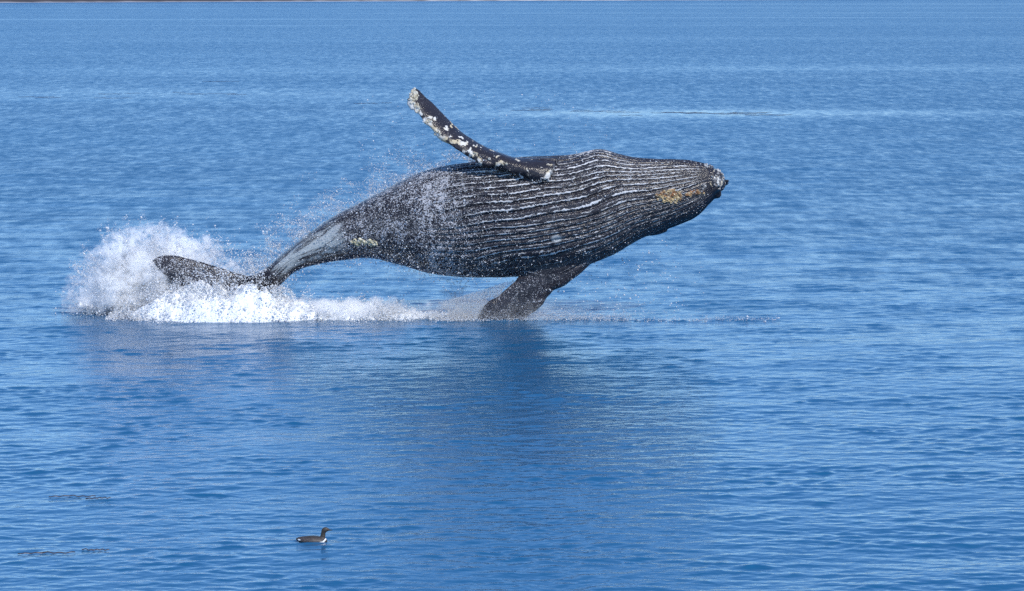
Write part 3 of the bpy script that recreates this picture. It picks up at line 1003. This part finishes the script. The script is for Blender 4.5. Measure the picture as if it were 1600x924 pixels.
def foam_bed():
    """the churned white water itself, under the flying drops: a lumpy solid mound"""
    nx, ny = 420, 70
    xp = np.linspace(118, 760, nx)
    hx = [118, 175, 205, 235, 265, 300, 340, 380, 415, 445, 480, 515, 560, 600, 640, 680, 720, 760]
    hh = [0, 2, 9, 27, 43, 52, 56, 54, 46, 36, 24, 18, 18, 15, 11, 7, 3, 0]
    H = np.interp(xp, hx, hh) * MPP
    X = (xp - 800) / F * WY
    v = np.linspace(-1, 1, ny)
    XX, VV = np.meshgrid(X, v, indexing='ij')
    HH = np.repeat(H[:, None], ny, 1)
    half = 0.25 + 0.95 * HH
    YY = WY - 0.45 + VV * half + 0.18 * (fbm(np.stack([XX * 1.5, 0 * XX, 0 * XX + 4], -1), 3) - 0.5)
    body = np.clip(1 - VV ** 2, 0, 1) ** 0.8
    lump = fbm(np.stack([XX * 2.6, YY * 2.6, 0 * XX], -1), 5)
    fine = fbm(np.stack([XX * 11, YY * 11, 0 * XX + 2], -1), 3)
    Z = HH * body * (0.25 + 1.25 * lump) + 0.10 * body * (fine - 0.45) - 0.05
    co = np.stack([XX + 0.12 * (fine - 0.5), YY, Z], -1).reshape(-1, 3)
    idx = np.arange(nx * ny).reshape(nx, ny)
    fc = np.stack([idx[:-1, :-1], idx[1:, :-1], idx[1:, 1:], idx[:-1, 1:]], -1).reshape(-1, 4)
    m = NT('foam')
    oc = obj_coord(m)
    b = m.bump(m.noise(oc, 24.0, 4.0, 0.7), 0.05, 1.0)
    m.p(Base_Color=(0.90, 0.92, 0.93, 1), Roughness=0.7, Normal=b)
    me = mesh_np('foam', co, fc, m.m)
    link(D.objects.new('foam', me), label='churned white foam lying on the sea below the tail', kind='stuff')


foam_bed()


def spray():
    r = np.random.default_rng(31)
    P, R = [], []
    # drops streaming off the back
    n = 9000
    bx = r.uniform(395, 760, n)
    by = np.interp(bx, SP[:, 0], SP[:, 1])
    up = r.exponential(1.0, n) * np.interp(bx, [395, 450, 560, 640, 720, 760], [34, 34, 34, 24, 12, 6])
    cl = fbm(np.stack([bx * 0.035, up * 0.05, 0 * bx], -1), 4)
    keep = (cl > 0.47 + 0.004 * up * 0.5) & (up < 100)
    bx, by, up = bx[keep], by[keep], up[keep]
    Yd = WY + r.normal(0, 0.6, len(bx))
    P.append(at(bx - 0.45 * up, by - 0.80 * up, Yd)); R.append(np.exp(r.normal(math.log(0.0066), 0.42, len(bx))))
    # streaks of drops in arcs over the tail stock
    for k in range(46):
        x0 = r.uniform(400, 640); y0 = np.interp(x0, SP[:, 0], SP[:, 1])
        n = r.integers(20, 90); u = r.random(n)
        dx = r.uniform(-70, 10); dy = -r.uniform(10, 62)
        P.append(at(x0 + dx * u, y0 + dy * u + 26 * u ** 2, WY + r.normal(0, 0.5)) + r.normal(size=(n, 3)) * 0.035)
        R.append(np.exp(r.normal(math.log(0.007), 0.4, n)))
    # tall wisps between the flukes and the back
    for (x0, y0, x1, y1, cnt, sp_) in ((405, 425, 318, 372, 500, .16), (420, 418, 335, 380, 300, .12), (425, 405, 420, 362, 260, .10), (470, 370, 440, 345, 260, .14), (345, 420, 322, 376, 420, .12), (388, 430, 400, 395, 260, .1)):
        u = r.random(cnt)
        P.append(at(x0 + (x1 - x0) * u, y0 + (y1 - y0) * u, WY + r.normal(0, 0.3, cnt)) + r.normal(size=(cnt, 3)) * sp_ * (0.4 + u)[:, None])
        R.append(np.exp(r.normal(math.log(0.0085), 0.4, cnt)))
    # drops flying in front of the flank
    n = 9000
    k = r.choice(np.where((WFIN < 0.1) & (WNR[:, 1] < -0.05) & (WKX > 420) & (WKX < 830))[0], n)
    p = WCO[k] + WNR[k] * (0.012 + r.exponential(0.10, n))[:, None]
    keep = r.random(n) < np.interp(WKX[k], [420, 520, 600, 680, 760, 830], [0.5, 0.8, 1.0, 0.75, 0.3, 0.05])
    P.append(p[keep]); R.append(np.exp(r.normal(math.log(0.0072), 0.38, keep.sum())))
    # drops clinging to the pleats and dripping under the belly
    n = 2200
    k = r.choice(np.where((WFIN < 0.1) & (WNR[:, 1] < -0.05) & (WKX > 700) & (WKX < 1100))[0], n)
    P.append(WCO[k] + WNR[k] * 0.008); R.append(np.exp(r.normal(math.log(0.008), 0.35, n)))
    n = 700
    P.append(at(r.uniform(480, 1110, n), r.uniform(405, 496, n), WY + r.uniform(-1.6, 1.0, n))); R.append(np.exp(r.normal(math.log(0.0075), 0.4, n)))
    n = 260
    P.append(at(r.uniform(840, 1060, n), r.uniform(370, 490, n), WY + r.uniform(-1.0, 1.0, n))); R.append(np.exp(r.normal(math.log(0.0135), 0.3, n)))
    n = 420
    P.append(at(r.uniform(560, 960, n), 130 + 120 * r.random(n) ** 0.6, WY + r.uniform(-1.0, 1.0, n))); R.append(np.exp(r.normal(math.log(0.0075), 0.35, n)))
    P = np.vstack(P); R = np.concatenate(R)
    # nothing inside the water-line of other things: keep what is above the sea
    drops('spray', P, R, WW, 'scattered drops of spray flying off the whale', 2)


spray()


def mist():
    r = np.random.default_rng(41)
    P, R = [], []
    # veil trailing behind the lowered flipper
    n = 30000
    u = r.random(n); v = r.random(n) ** 0.8
    px = 812 - 118 * u - 20 * v * r.random(n)
    py = 440 + (60 - 0) * v
    keep = (py > 430 + 42 * u ** 0.8) & (fbm(np.stack([px * 0.03, py * 0.05, 0 * px], -1), 3) > 0.36 + 0.12 * u)
    P.append(at(px[keep], py[keep], WY - 0.45 + r.normal(0, 0.35, keep.sum()))); R.append(np.full(keep.sum(), 0.0042) * r.uniform(0.6, 1.5, keep.sum()))
    # faint fountain
    for k in range(16):
        n = 120; u = r.random(n)
        dx = r.uniform(-34, 26); hgt = r.uniform(34, 60)
        P.append(at(716 + dx * u, 492 - hgt * (2 * u - u * u * (1 + 0.25 * r.random())), WY + 0.2 + r.normal(0, 0.1)) + r.normal(size=(n, 3)) * 0.012)
        R.append(np.full(n, 0.0045))
    # low veil skimming the water to the right
    n = 17000
    px = 700 + 520 * r.random(n) ** 1.7
    H = np.interp(px, [700, 800, 900, 1000, 1100, 1220], [13, 26, 24, 15, 6, 1])
    z = np.abs(r.normal(0, 0.5, n)) * H * MPP * r.random(n) ** 0.5
    X = (px - 800) / F * WY
    keep = (fbm(np.stack([X * 1.3, z * 5, 0 * X + 7], -1), 3) > 0.36) & (r.random(n) < np.clip(H / 22, 0, 1) ** 1.5)
    y = WY - 0.65 + r.normal(0, 0.28, n)
    P.append(np.stack([X, y, z + 0.01], -1)[keep]); R.append((0.0046 * r.uniform(0.6, 1.7, n))[keep])
    # crisp drops bouncing along the line where it meets the sea
    n = 1700
    px = 690 + 525 * r.random(n) ** 1.6
    X = (px - 800) / F * WY
    P.append(np.stack([X, WY - 0.9 + r.normal(0, 0.10, n) + 0.10 * np.sin(X * 1.3), np.abs(r.normal(0, 0.04, n))], -1)); R.append(np.exp(r.normal(math.log(0.0070), 0.4, n)))
    drops('mist', np.vstack(P), np.concatenate(R), WW, 'thin veil of mist skimming the water by the lowered flipper', 3)


mist()


# ------------------------------------------------------------------ the loon
def build_loon():
    LY = LOON_Y
    k = LY / F                                     # metres per photo pixel there
    def q(px, py):
        return np.array([(px - 486) * k, 0, (848 - py) * k])
    parts = []
    def tube(st, kk=28):
        st = spline(np.array(st, float), 60)
        a = np.linspace(0, 2 * math.pi, kk, endpoint=False)
        c = st[:, :3]; tan = np.gradient(c, axis=0); tan /= np.linalg.norm(tan, axis=1)[:, None]
        side = np.array([0, 1.0, 0])
        upv = np.cross(side, tan); upv = -upv / np.linalg.norm(upv, axis=1)[:, None]
        parts.append(c[:, None, :] + side * (np.cos(a)[None, :, None] * st[:, 3][:, None, None]) + upv[:, None, :] * (np.sin(a)[None, :, None] * st[:, 4][:, None, None]))
    P_ = lambda px, py, ry, rz: (*q(px, py), ry * k, rz * k)
    # back, breast; the belly is under water
    tube([P_(459, 842.5, 1, .8), P_(463, 843, 5, 3.2), P_(469, 844, 9, 5.4), P_(477, 845, 11.5, 7), P_(486, 845.5, 12.5, 8), P_(495, 846, 11.5, 7.4), P_(502, 846, 9, 6), P_(507, 846.5, 5.5, 4), P_(509, 847, 2, 1.6)])
    # neck and head
    tube([P_(499.5, 847, 5.5, 5), P_(501.5, 842, 4.8, 4.6), P_(502.4, 837, 3.9, 3.9), P_(503.2, 832, 3.6, 3.7), P_(504.6, 828.8, 3.9, 4.4), P_(507.5, 827.5, 3.7, 4.0), P_(510.5, 827.7, 2.6, 2.6), P_(513, 828.2, 1.3, 1.3)])
    me = voxel_join(parts, 0.0065, 'loon')
    co = verts_of(me)
    co = relax(me, co, 5, np.full(len(co), 0.5))
    me.vertices.foreach_set('co', co.astype(np.float32).ravel()); me.update()
    px = 486 + co[:, 0] / k; py = 848 - co[:, 2] / k
    # white collar round the breast at the water line, white rump patch
    cy = 846.4 - 0.9 * np.clip(px - 502.5, 0, 9) + 0.10 * np.clip(502.5 - px, 0, 9)
    collar = sst(493.8, 495.2, px) * (1 - sst(1.2, 1.8, np.abs(py - cy)))
    rump = np.exp(-(((px - 465) / 2.6) ** 2 + ((py - 842.8) / 1.2) ** 2) ** 2)
    wht = np.maximum(collar, rump)
    attr(me, 'white', np.clip(wht, 0, 1))
    attr(me, 'neck', sst(840.5, 838.0, py))
    m = NT('loon_feathers')
    oc = obj_coord(m)
    n = m.noise(m.scale(oc, (30, 30, 60)), 1.0, 3.0, 0.6)
    sp = m.ramp(m.voro(oc, 45.0), 0.36, 0.22)
    back = m.mix(n, (0.016, 0.013, 0.012, 1), (0.070, 0.055, 0.050, 1))
    back = m.mix(m.math('MULTIPLY', sp, 0.25), back, (0.25, 0.22, 0.20, 1))
    neck = m.mix(n, (0.020, 0.017, 0.013, 1), (0.055, 0.044, 0.032, 1))
    c = m.mix(m.attr('neck'), back, neck)
    c = m.mix(m.ramp(m.attr('white'), 0.35, 0.6), c, (0.80, 0.79, 0.76, 1))
    m.p(Base_Color=c, Roughness=0.55, Normal=m.bump(n, 0.004, 0.8))
    me.materials.clear(); me.materials.append(m.m)
    me.polygons.foreach_set('use_smooth', np.full(len(me.polygons), True))
    me.name = 'body'
    root = D.objects.new('loon', None)
    x = LOON_XY[0]
    root.location = (x, LY, float(surf(np.array([x]), np.array([LY]))[0]) * 0.3)
    link(root, label='dark loon with a white collar swimming on the sea in front', cat='loon')
    link(D.objects.new('body', me), root)
    # bill
    st = [(512, 828.0, 1.35, 1.35), (514.5, 828.4, 0.95, 0.95), (517, 828.6, 0.5, 0.5), (518.6, 828.7, 0.1, 0.1)]
    n_ = len(st); kk = 10
    a = np.linspace(0, 2 * math.pi, kk, endpoint=False)
    rings = [q(s_[0], s_[1]) + np.stack([0 * a, np.cos(a) * s_[2] * k * 0.7, np.sin(a) * s_[3] * k], -1) for s_ in st]
    cv, cf = loft(rings)
    bm_ = D.meshes.new('bill'); bm_.from_pydata(cv.tolist(), [], cf)
    mb = NT('loon_bill'); mb.p(Base_Color=(0.012, 0.012, 0.014, 1), Roughness=0.35)
    bm_.materials.append(mb.m)
    link(D.objects.new('bill', bm_), root)
    me_eye = NT('loon_eye'); me_eye.p(Base_Color=(0.12, 0.012, 0.008, 1), Roughness=0.1)
    for sgn in (-1, 1):
        b = bmesh.new(); bmesh.ops.create_icosphere(b, subdivisions=2, radius=0.55 * k)
        e = D.meshes.new('eye'); b.to_mesh(e); b.free(); e.materials.append(me_eye.m)
        eo = D.objects.new('eye', e); eo.location = q(509.3, 826.9) + np.array([0, sgn * 2.75 * k, 0])
        link(eo, root)


build_loon()


# ------------------------------------------------------------------ drifting seaweed
def seaweed():
    r = np.random.default_rng(77)
    m = NT('seaweed')
    oc = obj_coord(m)
    m.p(Base_Color=m.mix(m.noise(oc, 3.0, 3.0), (0.030, 0.022, 0.016, 1), (0.075, 0.045, 0.030, 1)), Roughness=0.35)
    V, Fq = [], []
    def strand(x0, y0, ln, wd, yaw, wav):
        n = 26
        t = np.linspace(-0.5, 0.5, n)
        cx = x0 + ln * t * math.cos(yaw); cy = y0 + ln * t * math.sin(yaw) + wav * np.sin(t * 9 + r.uniform(0, 6)) + wav * 0.5 * np.sin(t * 23 + r.uniform(0, 6))
        hw = wd * (0.35 + 0.65 * np.abs(np.sin(t * 17 + r.uniform(0, 6)))) * np.sqrt(np.clip(1 - (2 * t) ** 2, 0.02, 1)) / 2
        up = 0.012 + 0.006 * np.sin(t * 31 + r.uniform(0, 6))
        za = surf(cx, cy - hw) + up; zb = surf(cx, cy + hw) + up
        o = len(V)
        for i in range(n):
            V.extend([(cx[i], cy[i] - hw[i], za[i]), (cx[i], cy[i], max(za[i], zb[i]) + 0.012), (cx[i], cy[i] + hw[i], zb[i])])
        for i in range(n - 1):
            for j in (0, 1):
                a = o + 3 * i + j
                Fq.append((a, a + 3, a + 4, a + 1))
    def sea_pt(px, py):
        d = row_distance(py)
        return (px - 800) / F * d, d
    for (px, py, n, wpx, spread) in ((100, 777, 1, 74, 4), (150, 782, 1, 40, 4), (55, 867, 1, 90, 4), (140, 861, 1, 44, 4)):
        for k in range(n):
            X, Yd = sea_pt(px + r.normal(0, spread), py + r.normal(0, 1.6))
            strand(X, Yd, wpx * Yd / F, r.uniform(0.012, 0.020), r.normal(0.05, 0.03), 0.02)
    for (px, py, n, wpx, spread) in ((840, 171, 3, 70, 14), (900, 174, 3, 60, 40), (1020, 179, 5, 90, 40), (1100, 177, 4, 80, 50), (1200, 180, 3, 70, 40), (340, 148, 3, 60, 40), (260, 146, 3, 50, 40), (100, 152, 4, 60, 60), (580, 162, 2, 40, 20), (350, 127, 2, 50, 30)):
        for k in range(n):
            X, Yd = sea_pt(px + r.normal(0, spread), py + r.normal(0, 2.0))
            strand(X, Yd, wpx * r.uniform(0.4, 1.0) * Yd / F, r.uniform(0.15, 0.4), r.normal(0.03, 0.05), 0.3)
    me = mesh_np('floating_seaweed', np.array(V), np.array(Fq), m.m)
    link(D.objects.new('floating_seaweed', me), label='thin brown strands of seaweed drifting on the water', kind='stuff')


seaweed()
